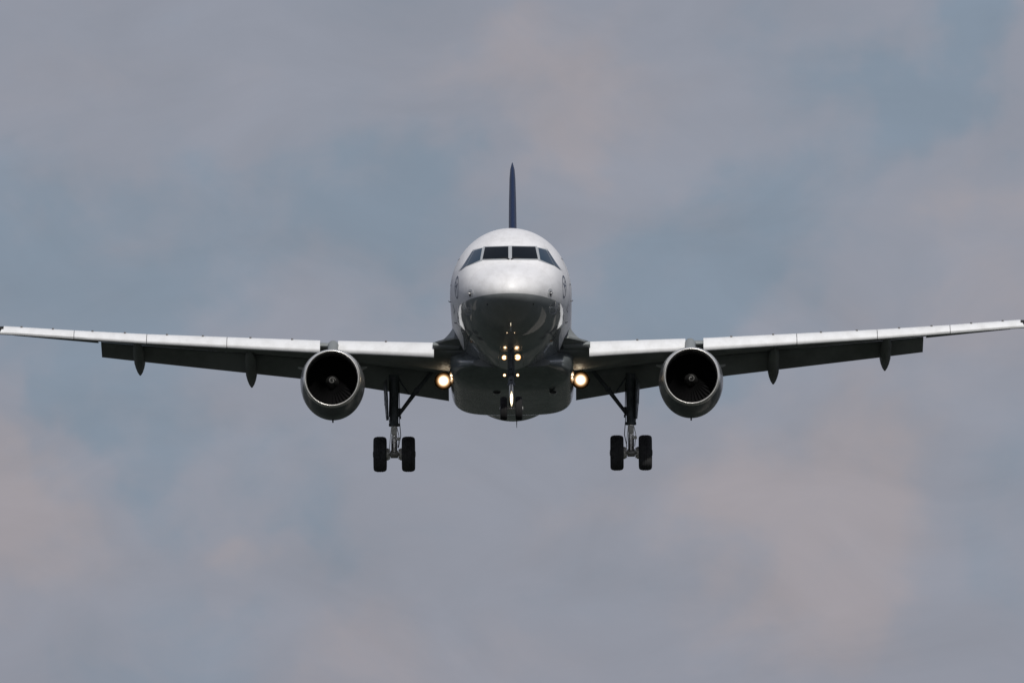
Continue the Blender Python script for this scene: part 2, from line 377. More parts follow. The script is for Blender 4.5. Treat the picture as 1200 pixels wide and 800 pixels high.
# wiper blades at rest on the centre post
for s in (-1, 1):
    bm = NEW(); tube(bm, [hit(600+s*1.2, 304.5, .03), hit(600+s*5, 303.5, .05), hit(600+s*11, 303.2, .04)], [.02, .014, .01], 8)
    finish('windscreen_wiper', bm, M['seal'], fus)
def ring_on(fn, r_in, r_out, n=40):     # flat ring laid on the skin, fn(u,v)->point
    bm = NEW(); a, b = [], []
    for i in range(n):
        t = 2*math.pi*i/n
        a.append(bm.verts.new(fn(r_in*math.cos(t), r_in*math.sin(t)))); b.append(bm.verts.new(fn(r_out*math.cos(t), r_out*math.sin(t))))
    for i in range(n): bm.faces.new((a[i], a[(i+1) % n], b[(i+1) % n], b[i]))
    return bm
def disc_on(fn, ru, rv, n=24):
    bm = NEW(); c = bm.verts.new(fn(0, 0)); a = [bm.verts.new(fn(ru*math.cos(2*math.pi*i/n), rv*math.sin(2*math.pi*i/n))) for i in range(n)]
    for i in range(n): bm.faces.new((c, a[i], a[(i+1) % n]))
    return bm
for s in (-1, 1):
    # crane roundel on the nose side
    cy, cz = 3.2, -.17
    f = lambda u, v, s=s: side_hit(cy+u, cz+v, s, .006)
    bm = ring_on(f, .31, .37, 56)
    # bird: body, wings and neck as strips inside the ring
    def strip(pts):
        L_, R_ = [], []
        for i, (u, v, wd) in enumerate(pts):
            a = pts[max(i-1, 0)]; b = pts[min(i+1, len(pts)-1)]
            d = Vector((b[0]-a[0], b[1]-a[1])).normalized(); nrm = Vector((-d.y, d.x))*wd
            L_.append(bm.verts.new(f(u+nrm.x, v+nrm.y))); R_.append(bm.verts.new(f(u-nrm.x, v-nrm.y)))
        for i in range(len(pts)-1): bm.faces.new((L_[i], L_[i+1], R_[i+1], R_[i]))
    strip([(-.27, .10, .010), (-.17, .07, .022), (-.05, .02, .035), (.06, -.03, .04), (.16, -.10, .02), (.24, -.19, .006)])
    strip([(-.02, .03, .03), (.06, .12, .035), (.15, .18, .022), (.26, .20, .004)])
    strip([(.02, .0, .03), (.12, .05, .03), (.20, .07, .018), (.29, .05, .004)])
    strip([(.03, -.02, .022), (.08, -.12, .016), (.05, -.22, .006)])
    finish('crane_roundel', bm, M['ink'], fus, smooth=False)
    # pitot plate and probe
    px = 600 + s*46.6
    g = lambda u, v, px=px: hit(px+u, 343.5+v, .005)
    bm = solid(disc_on(g, 3.1, 5.2), .006); pl = finish('probe_plate', bm, M['plate'], fus)
    g = lambda u, v, px=px: hit(px+u+s*.4, 344.2+v, .014)
    finish('probe_port', solid(disc_on(g, 1.0, 3.0), .01), M['hole'], pl)
    c = hit(px, 343.5, 0); bm = NEW(); tube(bm, [c, c+Vector((s*.07, -.02, 0)), c+Vector((s*.08, -.16, 0))], [.016, .016, .008], 8)
    finish('pitot_probe', bm, M['plate'], pl)
    # static port disc lower down
    g = lambda u, v, s=s: hit(600+s*49.3+u, 364.5+v, .005)
    finish('static_port', solid(ring_on(g, 3.2, 4.6), .006), M['frame'], fus)
    g = lambda u, v, s=s: hit(600+s*27+u, 356.5+v, .005)
    finish('drain_port', solid(disc_on(g, .9, .8), .006), M['hole'], fus)
    # vane on the side of the nose
    for (vy, vz, ln) in ((5.6, -.35, .16), (6.4, -.95, .22)):
        a = side_hit(vy, vz, s, 0); bm = NEW()
        tube(bm, [a, a+Vector((s*.05, .0, 0)), a+Vector((s*.08, .05, .03)), a+Vector((s*.085, ln, .05))], [.014, .013, .012, .008], 8)
        finish('sensor_vane', bm, M['hole'], fus)
    # small marks: oxygen / service panels
    for (u0, v0, wu, wv) in ((4.9, -.62, .14, .1), (3.2, .1, .08, .1)):
        f2 = lambda u, v, s=s: side_hit(u0+u, v0+v, s, .005)
        bm = NEW(); q = [bm.verts.new(f2(a, b)) for a, b in ((-wu, -wv), (wu, -wv), (wu, wv), (-wu, wv))]; bm.faces.new(q)
        finish('service_panel', solid(bm, .004), M['frame'], fus, smooth=False)
    # cabin doors: raised outline
    for dy in (5.15, 30.3 if False else 27.6):
        bm = NEW()
        def pt(u, v): return side_hit(dy+u, v, s, .006)
        hh = [(-.42, -.72), (.42, -.72), (.42, .95), (-.42, .95)]
        n = 12
        for i in range(4):
            (a, b), (c, d) = hh[i], hh[(i+1) % 4]
            e = Vector((c-a, d-b)).normalized(); nn = Vector((-e.y, e.x))*.018
            l1 = [bm.verts.new(pt(a+(c-a)*t/n+nn.x, b+(d-b)*t/n+nn.y)) for t in range(n+1)]
            l2 = [bm.verts.new(pt(a+(c-a)*t/n-nn.x, b+(d-b)*t/n-nn.y)) for t in range(n+1)]
            for t in range(n): bm.faces.new((l1[t], l1[t+1], l2[t+1], l2[t]))
        dr = finish('cabin_door', bm, M['door'], fus, smooth=False)
        bm = NEW(); a, b = pt(-.28, .12), pt(-.1, .12); tube(bm, [a, b], .015, 8)
        finish('door_handle', bm, M['hole'], fus)
# cabin windows: one mesh per side copied along the cabin
for s in (-1, 1):
    bm = NEW(); n = 18; z0 = .42
    x0 = 1.975*math.sqrt(1-(z0/2.07)**2)
    def wp(a, k): 
        v = .165*k*math.sin(a); z = z0+v
        return Vector((s*(1.975*math.sqrt(1-(z/2.07)**2)+.004), .115*k*math.cos(a), z))
    c = bm.verts.new(wp(0, 0)); rr = [bm.verts.new(wp(2*math.pi*i/n, 1)) for i in range(n)]
    for i in range(n): bm.faces.new((c, rr[i], rr[(i+1) % n]))
    first = finish('cabin_window', solid(bm, .006), M['glass'], fus)
    first.location.y = 7.4
    for i in range(1, 38):
        o = first.copy(); COL.objects.link(o); o.parent = fus; o.location = (0, 7.4+.533*i, 0)
# airline name on the cabin side above the windows
for s in (-1, 1):
    cu = bpy.data.curves.new('t', 'FONT'); cu.body = 'Lufthansa'; cu.size = 1.15; cu.resolution_u = 3
    to = bpy.data.objects.new('t', cu); COL.objects.link(to)
    bpy.context.view_layer.update()
    me = bpy.data.meshes.new_from_object(to.evaluated_get(bpy.context.evaluated_depsgraph_get()))
    bpy.data.objects.remove(to); bm = NEW(); bm.from_mesh(me)
    bmesh.ops.subdivide_edges(bm, edges=[e for e in bm.edges if e.calc_length() > .25], cuts=3)
    wmax = max(v.co.x for v in bm.verts)
    for v in bm.verts:
        y = 7.1 + (v.co.x if s < 0 else wmax - v.co.x); a = (.78 + v.co.y)/2.0
        v.co = Vector((s*(1.975*math.cos(a)+.006), y, 2.07*math.sin(a)+.003))
    finish('airline_lettering', bm, M['ink'], fus, smooth=False)
# blade antennas
def blade(c, h, ch, t, parent, m, name='blade_antenna'):
    c = Vector(c); bm = NEW(); secs = []
    for k, q in ((0, 1), (.5, .8), (.9, .55), (1, .35)):
        cc = c + Vector((0, .35*ch*k, h*k)); n = 12
        secs.append([cc + Vector((t*q*math.sin(a)/2, -ch*q*math.cos(a)/2, 0)) for a in [2*math.pi*i/n for i in range(n)]])
    rings(bm, secs); return finish(name, bm, m, parent)
blade((.12, 25.2, -2.03), -.28, .28, .035, fus, M['hole'])
blade((0, 9.2, 2.04), .34, .4, .05, fus, M['white'])
blade((0, 8.0, -2.04), -.2, .3, .04, fus, M['hole'])

# ------------------------------------------------------------------ belly fairing
bm = NEW(); secs = []
FHW = [(9.6, 1.25), (10.6, 1.75), (12, 2.02), (14, 2.06), (20, 2.05), (22, 1.9), (23.6, 1.45)]
FBT = [(9.6, -2.02), (10.6, -2.13), (12, -2.28), (14, -2.36), (20.5, -2.36), (22.4, -2.2), (23.6, -2.03)]
FTP = [(9.6, -1.75), (10.6, -1.5), (12, -1.1), (14, -.75), (20, -.7), (22, -1.0), (23.6, -1.5)]
y = 9.6
while y <= 23.61:
    hw, zb, zt = pchip(y, FHW), pchip(y, FBT), pchip(y, FTP); zc = (zb*.42+zt*.58); s_ = []
    for i in range(72):
        a = 2*math.pi*i/72; c, s = math.cos(a), math.sin(a)
        e = .52
        x = hw*math.copysign(abs(c)**e, c); z = zc + (zt-zc if s > 0 else zc-zb)*math.copysign(abs(s)**e, s)
        if s > 0: x *= 1 - .18*s*s      # leans in towards the cabin wall
        s_.append(Vector((x, y, z)))
    secs.append(s_); y += .35
rings(bm, secs); FAIR = BVHTree.FromBMesh(bm)
fair = finish('belly_fairing', bm, M['grey'], root, angle=50)
for s in (-1, 1):   # ram-air inlets in the front of the fairing
    bm = NEW(); c = Vector((-.5 if s < 0 else 1.35, 14.2, -2.37)); 
    rev(bm, c, (0, 1, .05), [(-.30, .13), (-.32, .15), (-.1, .17), (.7, .10)], 20, (False, True))
    bmesh.ops.scale(bm, vec=(.8, 1, .32), space=Matrix.Translation(-c), verts=bm.verts)
    finish('ram_air_inlet', bm, M['grey'], fair)
    bm = NEW(); rev(bm, c, (0, 1, .05), [(-.29, .12), (-.28, .001)], 20, (False, True))
    bmesh.ops.scale(bm, vec=(.8, 1, .32), space=Matrix.Translation(-c), verts=bm.verts)
    finish('inlet_opening', bm, M['hole'], fair)

# ------------------------------------------------------------------ wings
SPAN = 17.35
def le_y(L): return 11.2 + (L-1.98)*.52
def te_y(L): return lin(L, [(0, 18.1), (6.5, 18.15), (SPAN, 20.7)])
def zfit(tab, L, yfun):      # height of an edge seen at pixel row tab(px) for lateral L
    Y = yfun(L); px = 600 + L*F/(D+Y); return P(px, lin(px, tab), Y).z
T_TOP = [(600, 401.8), (688, 400.8), (830, 397.2), (1030, 388.6), (1110, 384), (1196, 378.2)]
T_BOT = [(600, 419), (690, 418.4), (775, 413.6), (835, 411.6), (1030, 400.0), (1113, 394.2), (1196, 388.0)]
T_FLAP = [(600, 481), (675, 469), (775, 452.5), (848, 442.0), (1027, 421.8), (1082, 415.3)]
def slat_pts(L):
    yT = lambda l: le_y(l) + .16 + .40*lin(l, [(2, 1.25), (SPAN, .75)])
    yB = lambda l: le_y(l)
    return yT(L), zfit(T_TOP, L, yT), yB(L), zfit(T_BOT, L, yB)
FLAP_END = 13.75
def te_z(L):
    if L <= FLAP_END:
        zf = zfit(T_FLAP, L, lambda l: te_y(l) + lin(l, [(2, 1.25), (7, .85), (14, .6)]))
        return zf + lin(L, [(2, .80), (7, .62), (13.7, .46)])
    z0 = te_z(FLAP_END); yT, zT, yB, zB = slat_pts(SPAN); zt = zB + .13*(te_y(SPAN)-le_y(SPAN))
    return z0 + (zt-z0)*(L-FLAP_END)/(SPAN-FLAP_END)
def wing_sec(L, s, n=22):
    yT, zT, yB, zB = slat_pts(L)
    y0 = yB + .5*(yT-yB) + .05; z0 = zT - .42*(zT-zB); y1, z1 = te_y(L), te_z(L)
    c = y1-y0; th = lin(L, [(1, .075), (6.5, .058), (17.5, .05)])*c
    up, lo = [], []
    for i in range(n+1):
        t = .5*(1-math.cos(math.pi*i/n)); q = 1.9*(math.sqrt(t)*(1-t)**.85)
        yy = y0+c*t; zz = z0+(z1-z0)*t
        zu = zz + q*th + .0
        lim = zT - .03 + .10*(yy-yT) if yy > yT else zT - .03
        up.append(Vector((s*L, yy, min(zu, lim)))); lo.append(Vector((s*L, yy, zz-.85*q*th-.004*(1 if 0 < i < n else 0))))
    up[-1].z += .012
    return up + lo[::-1][:-1]
def strip_loft(sec, L0, L1, s, n=8):
    bm = NEW(); rings(bm, [sec(L0+(L1-L0)*i/n, s) for i in range(n+1)]); return bm
def slat_sec(L, s):
    yT, zT, yB, zB = slat_pts(L); h = zT-zB; a = yT-yB
    prof = [(1.0, 0), (.78, -.065), (.58, -.16), (.38, -.30), (.22, -.46), (.10, -.60), (.02, -.72), (.0, -.765), (.035, -.88), (.07, -.965), (.14, -1.0),
            (.30, -.965), (.42, -.85), (.50, -.66), (.60, -.46), (.76, -.24), (.92, -.10), (1.0, -.035)]
    return [Vector((s*L, yB+u*a, zT+v*h)) for u, v in prof]
def flap_sec(L, s, off=0):
    y0, z0 = te_y(L)-.28, te_z(L)-.06
    y1 = te_y(L) + lin(L, [(2, 1.25), (7, .85), (14, .6)])
    z1 = te_z(L) - lin(L, [(2, .80), (7, .62), (13.7, .46)])
    d = Vector((0, y1-y0, z1-z0)); nrm = Vector((0, -d.z, d.y)).normalized(); c = d.length; out = []
    prof = [(0, 0), (.03, .035), (.1, .065), (.25, .085), (.45, .07), (.7, .04), (1, .004), (1, -.004), (.7, -.012), (.45, -.02), (.25, -.03), (.1, -.04), (.03, -.025)]
    return [Vector((s*L, y0, z0)) + d*u + nrm*(v*c) for u, v in prof]
def PX(L, Y): return
for s in (-1, 1):
    side = 'on the left of the picture' if s < 0 else 'on the right of the picture'
    bm = NEW(); Ls = [1.2, 1.98, 2.6, 3.4, 4.3, 5.2, 5.75, 6.3, 7.2, 8.4, 9.6, 10.8, 12, 13, FLAP_END, 14.6, 15.6, 16.5, 17.0]
    rings(bm, [wing_sec(L, s) for L in Ls])
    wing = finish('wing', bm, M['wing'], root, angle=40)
    # slats: one inboard of the pylon, four outboard
    cuts = [(2.55, 5.72), (6.32, 9.42), (9.44, 12.12), (12.14, 14.58), (14.60, 16.98)]
    for i, (a, b) in enumerate(cuts):
        bm = strip_loft(slat_sec, a, b, s, 8)
        if i == 4:      # raked outer end
            for v in bm.verts:
                if abs(abs(v.co.x)-b) < 1e-4:
                    yT, zT, yB, zB = slat_pts(b); v.co.x -= s*.0; v.co.x += s*.16*((zT - v.co.z)/(zT-zB))
        sl = finish('slat', bm, M['slat'], wing, angle=50)
        # track brackets peeping over the slat edge
        for q in ((.3, .75) if i else (.5,)):
            L = a+(b-a)*q; yT, zT, yB, zB = slat_pts(L)
            bm = NEW(); box(bm, (s*L, yT-.03, zT-.028), (.07, .22, .07), Matrix.Rotation(R(-8), 3, 'X'), .012)
            finish('slat_track', bm, M['hole'], sl)
        if i in (1, 2, 3):
            bm = NEW(); secs = [[p + Vector((0, -.004, .002)) for p in slat_sec(b+.002+dx, s)] for dx in (0, .018)]
            c0 = slat_pts(b); rings(bm, [[Vector((s*(b+dx), p.y+.012, p.z-.004)) for p in slat_sec(b, s)] for dx in (.001, .018)])
            finish('slat_seal', bm, M['seal'], sl)
    # fixed leading edge by the root, and behind the pylon
    bm = NEW()
    rings(bm, [[Vector((s*L, yB+.10+ .62*(yT-yB)*math.cos(a)+.3, (zT+zB)/2-.03 + .16 + .13*math.sin(a))) for a in [2*math.pi*i/16 for i in range(16)]] for L in (1.7, 2.1, 2.58) for (yT, zT, yB, zB) in [slat_pts(L)]])
    finish('root_leading_edge', bm, M['wing'], wing)
    # fillet between the cabin wall and the wing root
    bm = NEW(); secs = []
    for yy, k in ((10.3, .02), (10.9, .5), (11.6, .9), (12.6, 1), (15, 1), (18, .9)):
        zw_ = slat_pts(2.3)[1] - .02 + .03*(yy-12 if yy > 12 else 0); pr = []
        for t in range(9):
            q = t/8; pr.append(Vector((s*(1.86 + .72*k*q**1.0 * 1.0), yy, zw_ + .62*k*(1-q)**2.2)))
        pr += [Vector((s*(1.86+.70*k), yy, zw_-.06)), Vector((s*1.5, yy, zw_-.3*k-.06))]
        secs.append(pr)
    rings(bm, secs); finish('wing_root_fillet', bm, M['wing'], wing, angle=50)
    # flaps
    for a, b in ((2.12, 6.42), (6.46, FLAP_END)):
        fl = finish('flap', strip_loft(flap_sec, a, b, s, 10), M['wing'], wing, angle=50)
    # aileron
    def ail(L, s_):
        y1, z1 = te_y(L), te_z(L)+.05*(L-13.85)/3
        return [Vector((s_*L, y1-.02, z1+.02)), Vector((s_*L, y1+.28, z1-.02)), Vector((s_*L, y1+.28, z1-.03)), Vector((s_*L, y1-.02, z1-.03))]
    finish('aileron', strip_loft(ail, 13.85, 16.7, s, 4), M['wing'], wing, smooth=False)
    # flap track fairings
    for L, tipz in ((5.9, -2.0), (8.72, -1.50), (12.48, -.97)):
        y1, z1 = te_y(L), te_z(L); W = .185; tz = tipz
        axis = [(y1-2.3, z1-.16, .04, .04), (y1-1.9, z1-.24, .7, .10), (y1-1.2, z1-.30, .95, .17), (y1-.4, z1-.32, 1, .21), (y1+.1, z1-.42, 1, .24),
                (y1+.5, tz+.52, 1, .2), (y1+.85, tz+.38, 1, .1), (y1+1.08, tz+.24, .78, .06), (y1+1.2, tz+.12, .5, .04), (y1+1.28, tz+.03, .16, .02)]
        bm = NEW(); rings(bm, [[Vector((s*L + W*k*math.cos(a), yy, zz + h*math.sin(a))) for a in [2*math.pi*i/20 for i in range(20)]] for yy, zz, k, h in axis])
        finish('flap_track_fairing', bm, M['wing'], wing, angle=50)
    # wing tip with its lamp housing and fence
    yT, zT, yB, zB = slat_pts(17.0)
    h = zT-zB; tz = zB+.3*h+.117*(te_y(17)+.1-yB); bm = NEW()
    rings(bm, [[Vector((s*L, a, b)) for a, b in ((yB+.06+k, zB+.25*h), (yB+.12+k, zB+.85*h), (yT, zT-.04), (te_y(17)+.1, tz+.03), (te_y(17)+.1, tz), (yB+.7, zB+.22*h), (yB+.25+k, zB+.12*h))] for L, k in ((16.99, 0), (17.2, .05), (17.44, .2))])
    finish('wing_tip', bm, M['seal'], wing, angle=40)
    bm = NEW(); secs = []
    pts = [(yB+.6, zT-.02), (yB+1.5, zT+.55), (yB+1.95, zT+.55), (yB+2.2, zT), (yB+1.95, zT-.75), (yB+1.6, zT-.75)]
    rings(bm, [[Vector((s*x, a, b)) for a, b in pts] for x in (17.44, 17.50)])
    finish('wing_tip_fence', bm, M['navy'], wing, smooth=False)
    # wing root landing lamp on its drop-down arm
    C = P(600+s*80.3, 445.5, 15.4); up = Vector((0, 0, 1))
    bm = NEW(); tube(bm, [C+Vector((0, .10, .05)), C+Vector((0, .42, .45))], [.07, .09], 12)
    rev(bm, C, (0, 1, 0), [(-.01, .30), (-.02, .31), (.02, .312), (.14, .24), (.2, .06)], 28, (False, True))
    lh = finish('landing_light', bm, M['gear'], wing)
    bm = NEW(); rev(bm, (0, 0, 0), (0, 1, 0), [(-.10, .001), (-.09, .35), (-.05, .7), (0, 1)], 28)
    lens = finish('lamp_glass', bm, M['biglamp'], lh, origin=None)
    lens.location = C; lens.scale = (.30, .2, .30)
    # small turn-off lamp by the root
    C2 = P(600+s*70.5, 442, 13.2); bm = NEW(); rev(bm, C2+Vector((0, .01, 0)), (0, 1, 0), [(-.01, .06), (.05, .065), (.15, .05)], 16, (False, True))
    l2 = finish('runway_light', bm, M['gear'], wing)
    bm = NEW(); rev(bm, (0, 0, 0), (0, 1, 0), [(-.15, .001), (-.1, .6), (0, 1)], 16)
    g = finish('lamp_glass', bm, M['lamp'], l2); g.location = C2; g.scale = (.032, .05, .085)

    # ---------------------------------------------------------------- engine
    EC = P(600+s*210.6, 441.3, 10.2)
    ey, ex, ez = EC.y, EC.x, EC.z
    # nacelle outer: (dy, half width, half height up, half height down, centre drop)
    NP = [(.0, .885, .905, .915, 0), (.02, .905, .925, .935, 0), (.07, .925, .943, .955, 0), (.16, .945, .96, .975, 0), (.5, 1.0, 1.0, 1.07, 0), (1.0, 1.045, 1.04, 1.17, 0),
          (1.7, 1.06, 1.05, 1.20, 0), (2.5, 1.0, 1.01, 1.10, 0), (3.2, .85, .9, .92, 0), (3.5, .78, .84, .84, 0)]
    def nsec(dy, hw, hu, hd, n=72):
        out = []
        for i in range(n):
            a = 2*math.pi*i/n; c, q = math.cos(a), math.sin(a)
            out.append(Vector((ex+hw*c, ey+dy, ez+(hu if q > 0 else hd)*q)))
        return out
    def npt(dy):
        return [pchip(dy, [(r[0], r[k]) for r in NP]) for k in (1, 2, 3)]
    bm = NEW(); dys = [.16, .2, .27, .35, .5, .7, .9, 1.2, 1.5, 1.8, 2.1, 2.5, 2.8, 3.1, 3.3, 3.5]
    rings(bm, [nsec(d, *npt(d)) for d in dys] + [nsec(3.5, .74, .82, .8), nsec(3.2, .7, .78, .76)], True, False, True)
    nac = finish('engine_nacelle', bm, M['nac'], root, angle=50)
    # polished lip, wrapping into the duct
    bm = NEW(); secs = [nsec(d, *npt(d)) for d in (.1595, .1, .07, .045, .02)] 
    for t in range(1, 8):
        a = math.pi/2*(t/7); r = .905-.05*math.sin(a); secs.append(nsec(.02-.035*math.sin(math.pi*t/7), r, r+.02, r+.03))
    secs += [nsec(.08, .845, .865, .872), nsec(.2, .835, .85, .855)]
    rings(bm, secs, True, False, False); finish('inlet_lip', bm, M['lip'], nac, angle=80)
    bm = NEW(); rings(bm, [nsec(.2, .834, .849, .854), nsec(.5, .825, .83, .83), nsec(1.0, .84, .84, .84), nsec(1.3, .86, .86, .86)], True, False, False)
    finish('inlet_duct', bm, M['duct'], nac, angle=60)
    bm = NEW(); fc = Vector((ex, ey+1.15, ez))
    for k in range(36):
        a0 = 2*math.pi*k/36; pr = []
        for r, tw in ((.22, 15), (.4, 30), (.6, 44), (.84, 58)):
            u = Vector((math.cos(a0), 0, math.sin(a0))); tg = Vector((-math.sin(a0), 0, math.cos(a0))); ch = .11 + .03*r
            dv = tg*math.sin(R(tw)) + Vector((0, math.cos(R(tw)), 0))
            pr.append((fc+u*r-dv*ch, fc+u*r+tg*.01, fc+u*r+dv*ch))
        vv = [[bm.verts.new(p) for p in q] for q in pr]
        for a, b in zip(vv, vv[1:]):
            for j in range(2): bm.faces.new((a[j], a[j+1], b[j+1], b[j]))
    bmesh.ops.solidify(bm, geom=list(bm.faces), thickness=.006)
    fan = finish('fan', bm, M['fan'], nac, recalc=False)
    bm = NEW(); rev(bm, fc+Vector((0, .28, 0)), (0, 1, 0), [(0, .86), (.01, .001)], 48); finish('fan_backplate', bm, M['hole'], nac)
    bm = NEW(); rev(bm, fc, (0, 1, 0), [(-.46, .001), (-.44, .03), (-.38, .08), (-.2, .17), (0, .235), (.12, .25)], 36); sp_ = finish('spinner', bm, M['spin'], nac)
    bm = NEW(); A, B = [], []      # painted spiral as a strip on the cone
    rad = lambda y: lin(y, [(-.46, .0), (-.44, .03), (-.38, .08), (-.2, .17), (0, .235)])
    for i in range(41):
        t = i/40; ang = s*(t*2*math.pi*1.15) + 1.0; yy = -.445 + .12*t; w_ = .012+.030*math.sin(math.pi*min(1, t*1.05))
        for arr, dy in ((A, -w_/2), (B, w_/2)):
            r = rad(yy+dy)+.006; arr.append(bm.verts.new(fc+Vector((r*math.cos(ang), yy+dy-.004, r*math.sin(ang)))))
    for i in range(40): bm.faces.new((A[i], A[i+1], B[i+1], B[i]))
    finish('spinner_spiral', solid(bm, .004), M['fanpaint'], nac)
    for q in (-1, 1):      # strakes
        a = R(24); base_ = Vector((ex+q*1.04*math.cos(a), ey+.9, ez+1.05*math.sin(a)))
        d = Vector((q*math.cos(a), 0, math.sin(a)*.9))
        bm = NEW(); vv = [base_+Vector((0, -.35, 0))-d*.03, base_+Vector((0, .75, 0))-d*.03, base_+Vector((0, .75, 0))+d*.21, base_+Vector((0, .25, 0))+d*.2]
        bm.faces.new([bm.verts.new(p) for p in vv]); bmesh.ops.solidify(bm, geom=list(bm.faces), thickness=.02)
        finish('nacelle_strake', bm, M['plate'], nac, smooth=False)
    bm = NEW(); box(bm, (ex, ey+1.8, ez-1.22), (.05, .16, .1), None, .01); finish('drain_mast', bm, M['hole'], nac)
    # core nozzle and cone behind
    bm = NEW(); rev(bm, (ex, ey+3.1, ez), (0, 1, 0), [(0, .62), (.6, .58), (1.2, .42), (1.21, .38), (1.0, .3), (1.7, .02)], 36, (False, True)); finish('exhaust_nozzle', bm, M['fan'], nac)
    # pylon
    yT, zT, yB, zB = slat_pts(5.75); bm = NEW()
    ax = [(ey+1.25, ez+.98, .03, .04), (ey+1.5, ez+1.0, .12, .09), (ey+2.1, ez+1.06, .16, .15), (ey+3.0, (zT+zB)/2+.02, .17, .17), (yT+.4, (zT+zB)/2, .24, .26), (yT+2.5, zB-.4, .2, .3), (yT+4.4, zB-.5, .03, .05)]
    rings(bm, [[Vector((ex+w_*math.cos(a), yy, zz+h*math.sin(a))) for a in [2*math.pi*i/20 for i in range(20)]] for yy, zz, w_, h in ax])
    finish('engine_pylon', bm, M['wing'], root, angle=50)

    # ---------------------------------------------------------------- main gear
    G = P(600+s*138.6, 531, 17.7); gx, gy, gz = G
    zw = -1.65
    bm = NEW(); lean = s*.0
    tube(bm, [(gx+lean, gy-.15, zw+.3), (gx, gy-.05, -2.5), (gx, gy, gz+.95)], [.17, .155, .145], 20)
    for zz in (-2.6, gz+1.3, gz+.98): rev(bm, (gx, gy, zz), (0, 0, 1), [(-.05, .14), (-.045, .18), (.045, .18), (.05, .14)], 20)
    box(bm, (gx+s*-.16, gy, gz+1.42), (.16, .2, .22), None, .02)
    box(bm, (gx-s*.2, gy-.1, gz+1.22), (.07, .1, .1), None, .01)
    leg = finish('main_landing_gear', bm, M['gear'], root)
    bm = NEW(); tube(bm, [(gx, gy, gz+.97), (gx, gy, gz+.05)], .10, 20); finish('shock_strut_piston', bm, M['steel'], leg)
    bm = NEW(); box(bm, (gx, gy-.14, gz+.76), (.17, .08, .24), None, .02); box(bm, (gx+.12, gy-.1, gz+.5), (.15, .1, .10), None, .02)
    tube(bm, [(gx, gy+.05, gz+.85), (gx, gy+.42, gz+.5), (gx, gy+.05, gz+.1)], .045, 8)
    tube(bm, [(gx+.09, gy-.1, gz+.9), (gx+.16, gy-.14, gz+.6), (gx+.12, gy-.14, gz+.2)], .013, 6)
    tube(bm, [(gx-.09, gy-.1, gz+.9), (gx-.13, gy-.12, gz+.5), (gx-.16, gy-.14, gz+.15)], .011, 6)
    finish('torque_link', bm, M['brake'], leg)
    bm = NEW(); tube(bm, [(gx-.42, gy, gz), (gx+.42, gy, gz)], .075, 16); rev(bm, (gx, gy, gz), (1, 0, 0), [(-.13, .09), (-.12, .13), (.12, .13), (.13, .09)], 20)
    rev(bm, (gx, gy-.12, gz), (0, 1, 0), [(-.03, .001), (-.03, .06), (.05, .09), (.12, .1)], 16)
    finish('axle', bm, M['rim'], leg)
    for q in (-1, 1):
        wx = gx + q*.472
        prof = [(-.13, .30), (-.17, .36), (-.207, .42), (-.222, .47), (-.214, .52), (-.185, .557), (-.13, .580), (-.115, .578), (-.105, .578), (-.10, .588), (-.045, .59), (-.04, .58), (-.03, .58), (-.025, .59),
                (.025, .59), (.03, .58), (.04, .58), (.045, .59), (.10, .588), (.105, .578), (.115, .578), (.13, .580), (.185, .557), (.214, .52), (.222, .47), (.207, .42), (.17, .36), (.13, .30)]
        bm = NEW(); rev(bm, (wx, gy, gz), (1, 0, 0), prof, 64, (True, True)); ty = finish('tyre', bm, M['tyre'], leg, angle=50)
        bm = NEW()
        rev(bm, (wx, gy, gz), (q, 0, 0), [(-.17, .30), (-.12, .27), (-.12, .12), (-.24, .10)], 32, (False, True))
        rev(bm, (wx, gy, gz), (q, 0, 0), [(.15, .31), (.13, .27), (.08, .22), (.12, .12), (.235, .10), (.245, .001)], 32)
        finish('rim', bm, M['rim'], leg)
        bm = NEW()     # brake pack with pistons
        rev(bm, (gx+q*.20, gy, gz), (q, 0, 0), [(-.02, .10), (-.01, .2), (.10, .21), (.12, .18)], 28, (True, True))
        for k in range(9):
            a = 2*math.pi*k/9+.2; rev(bm, (gx+q*.14, gy+.15*math.cos(a), gz+.15*math.sin(a)), (q, 0, 0), [(0, .001), (0, .028), (.10, .032)], 10)
        finish('brake', bm, M['brake'], leg)
    # side stay towards the fuselage, in two links
    bm = NEW(); tube(bm, [(gx-s*.12, gy+.05, gz+1.28), (gx-s*.75, gy+.05, gz+2.12), (gx-s*1.5, gy+.0, gz+3.05)], [.06, .075, .065], 12)
    rev(bm, (gx-s*.75, gy+.05, gz+2.12), (0, 1, 0), [(-.09, .001), (-.09, .10), (.09, .10), (.09, .001)], 16)
    tube(bm, [(gx-s*.5, gy+.0, gz+2.0), (gx-s*.1, gy-.1, gz+2.6)], .03, 8)
    finish('side_stay', bm, M['gear'], leg)
    # leg door on the outboard side
    bm = NEW(); X = gx + s*.20
    out = [(gy-.55, zw+.1), (gy-.6, -2.3), (gy-.5, gz+1.75), (gy-.2, gz+1.12), (gy+.15, gz+1.15), (gy+.5, gz+1.8), (gy+.6, -2.3), (gy+.55, zw+.1)]
    f0 = bm.faces.new([bm.verts.new((X + s*.05*math.sin((a-gy)*2)+s*.1*(b-gz-1.1)/2, a, b)) for a, b in out])
    bmesh.ops.triangulate(bm, faces=[f0]); bmesh.ops.solidify(bm, geom=list(bm.faces), thickness=.05)
    finish('gear_door', bm, M['gear'], leg, smooth=False)
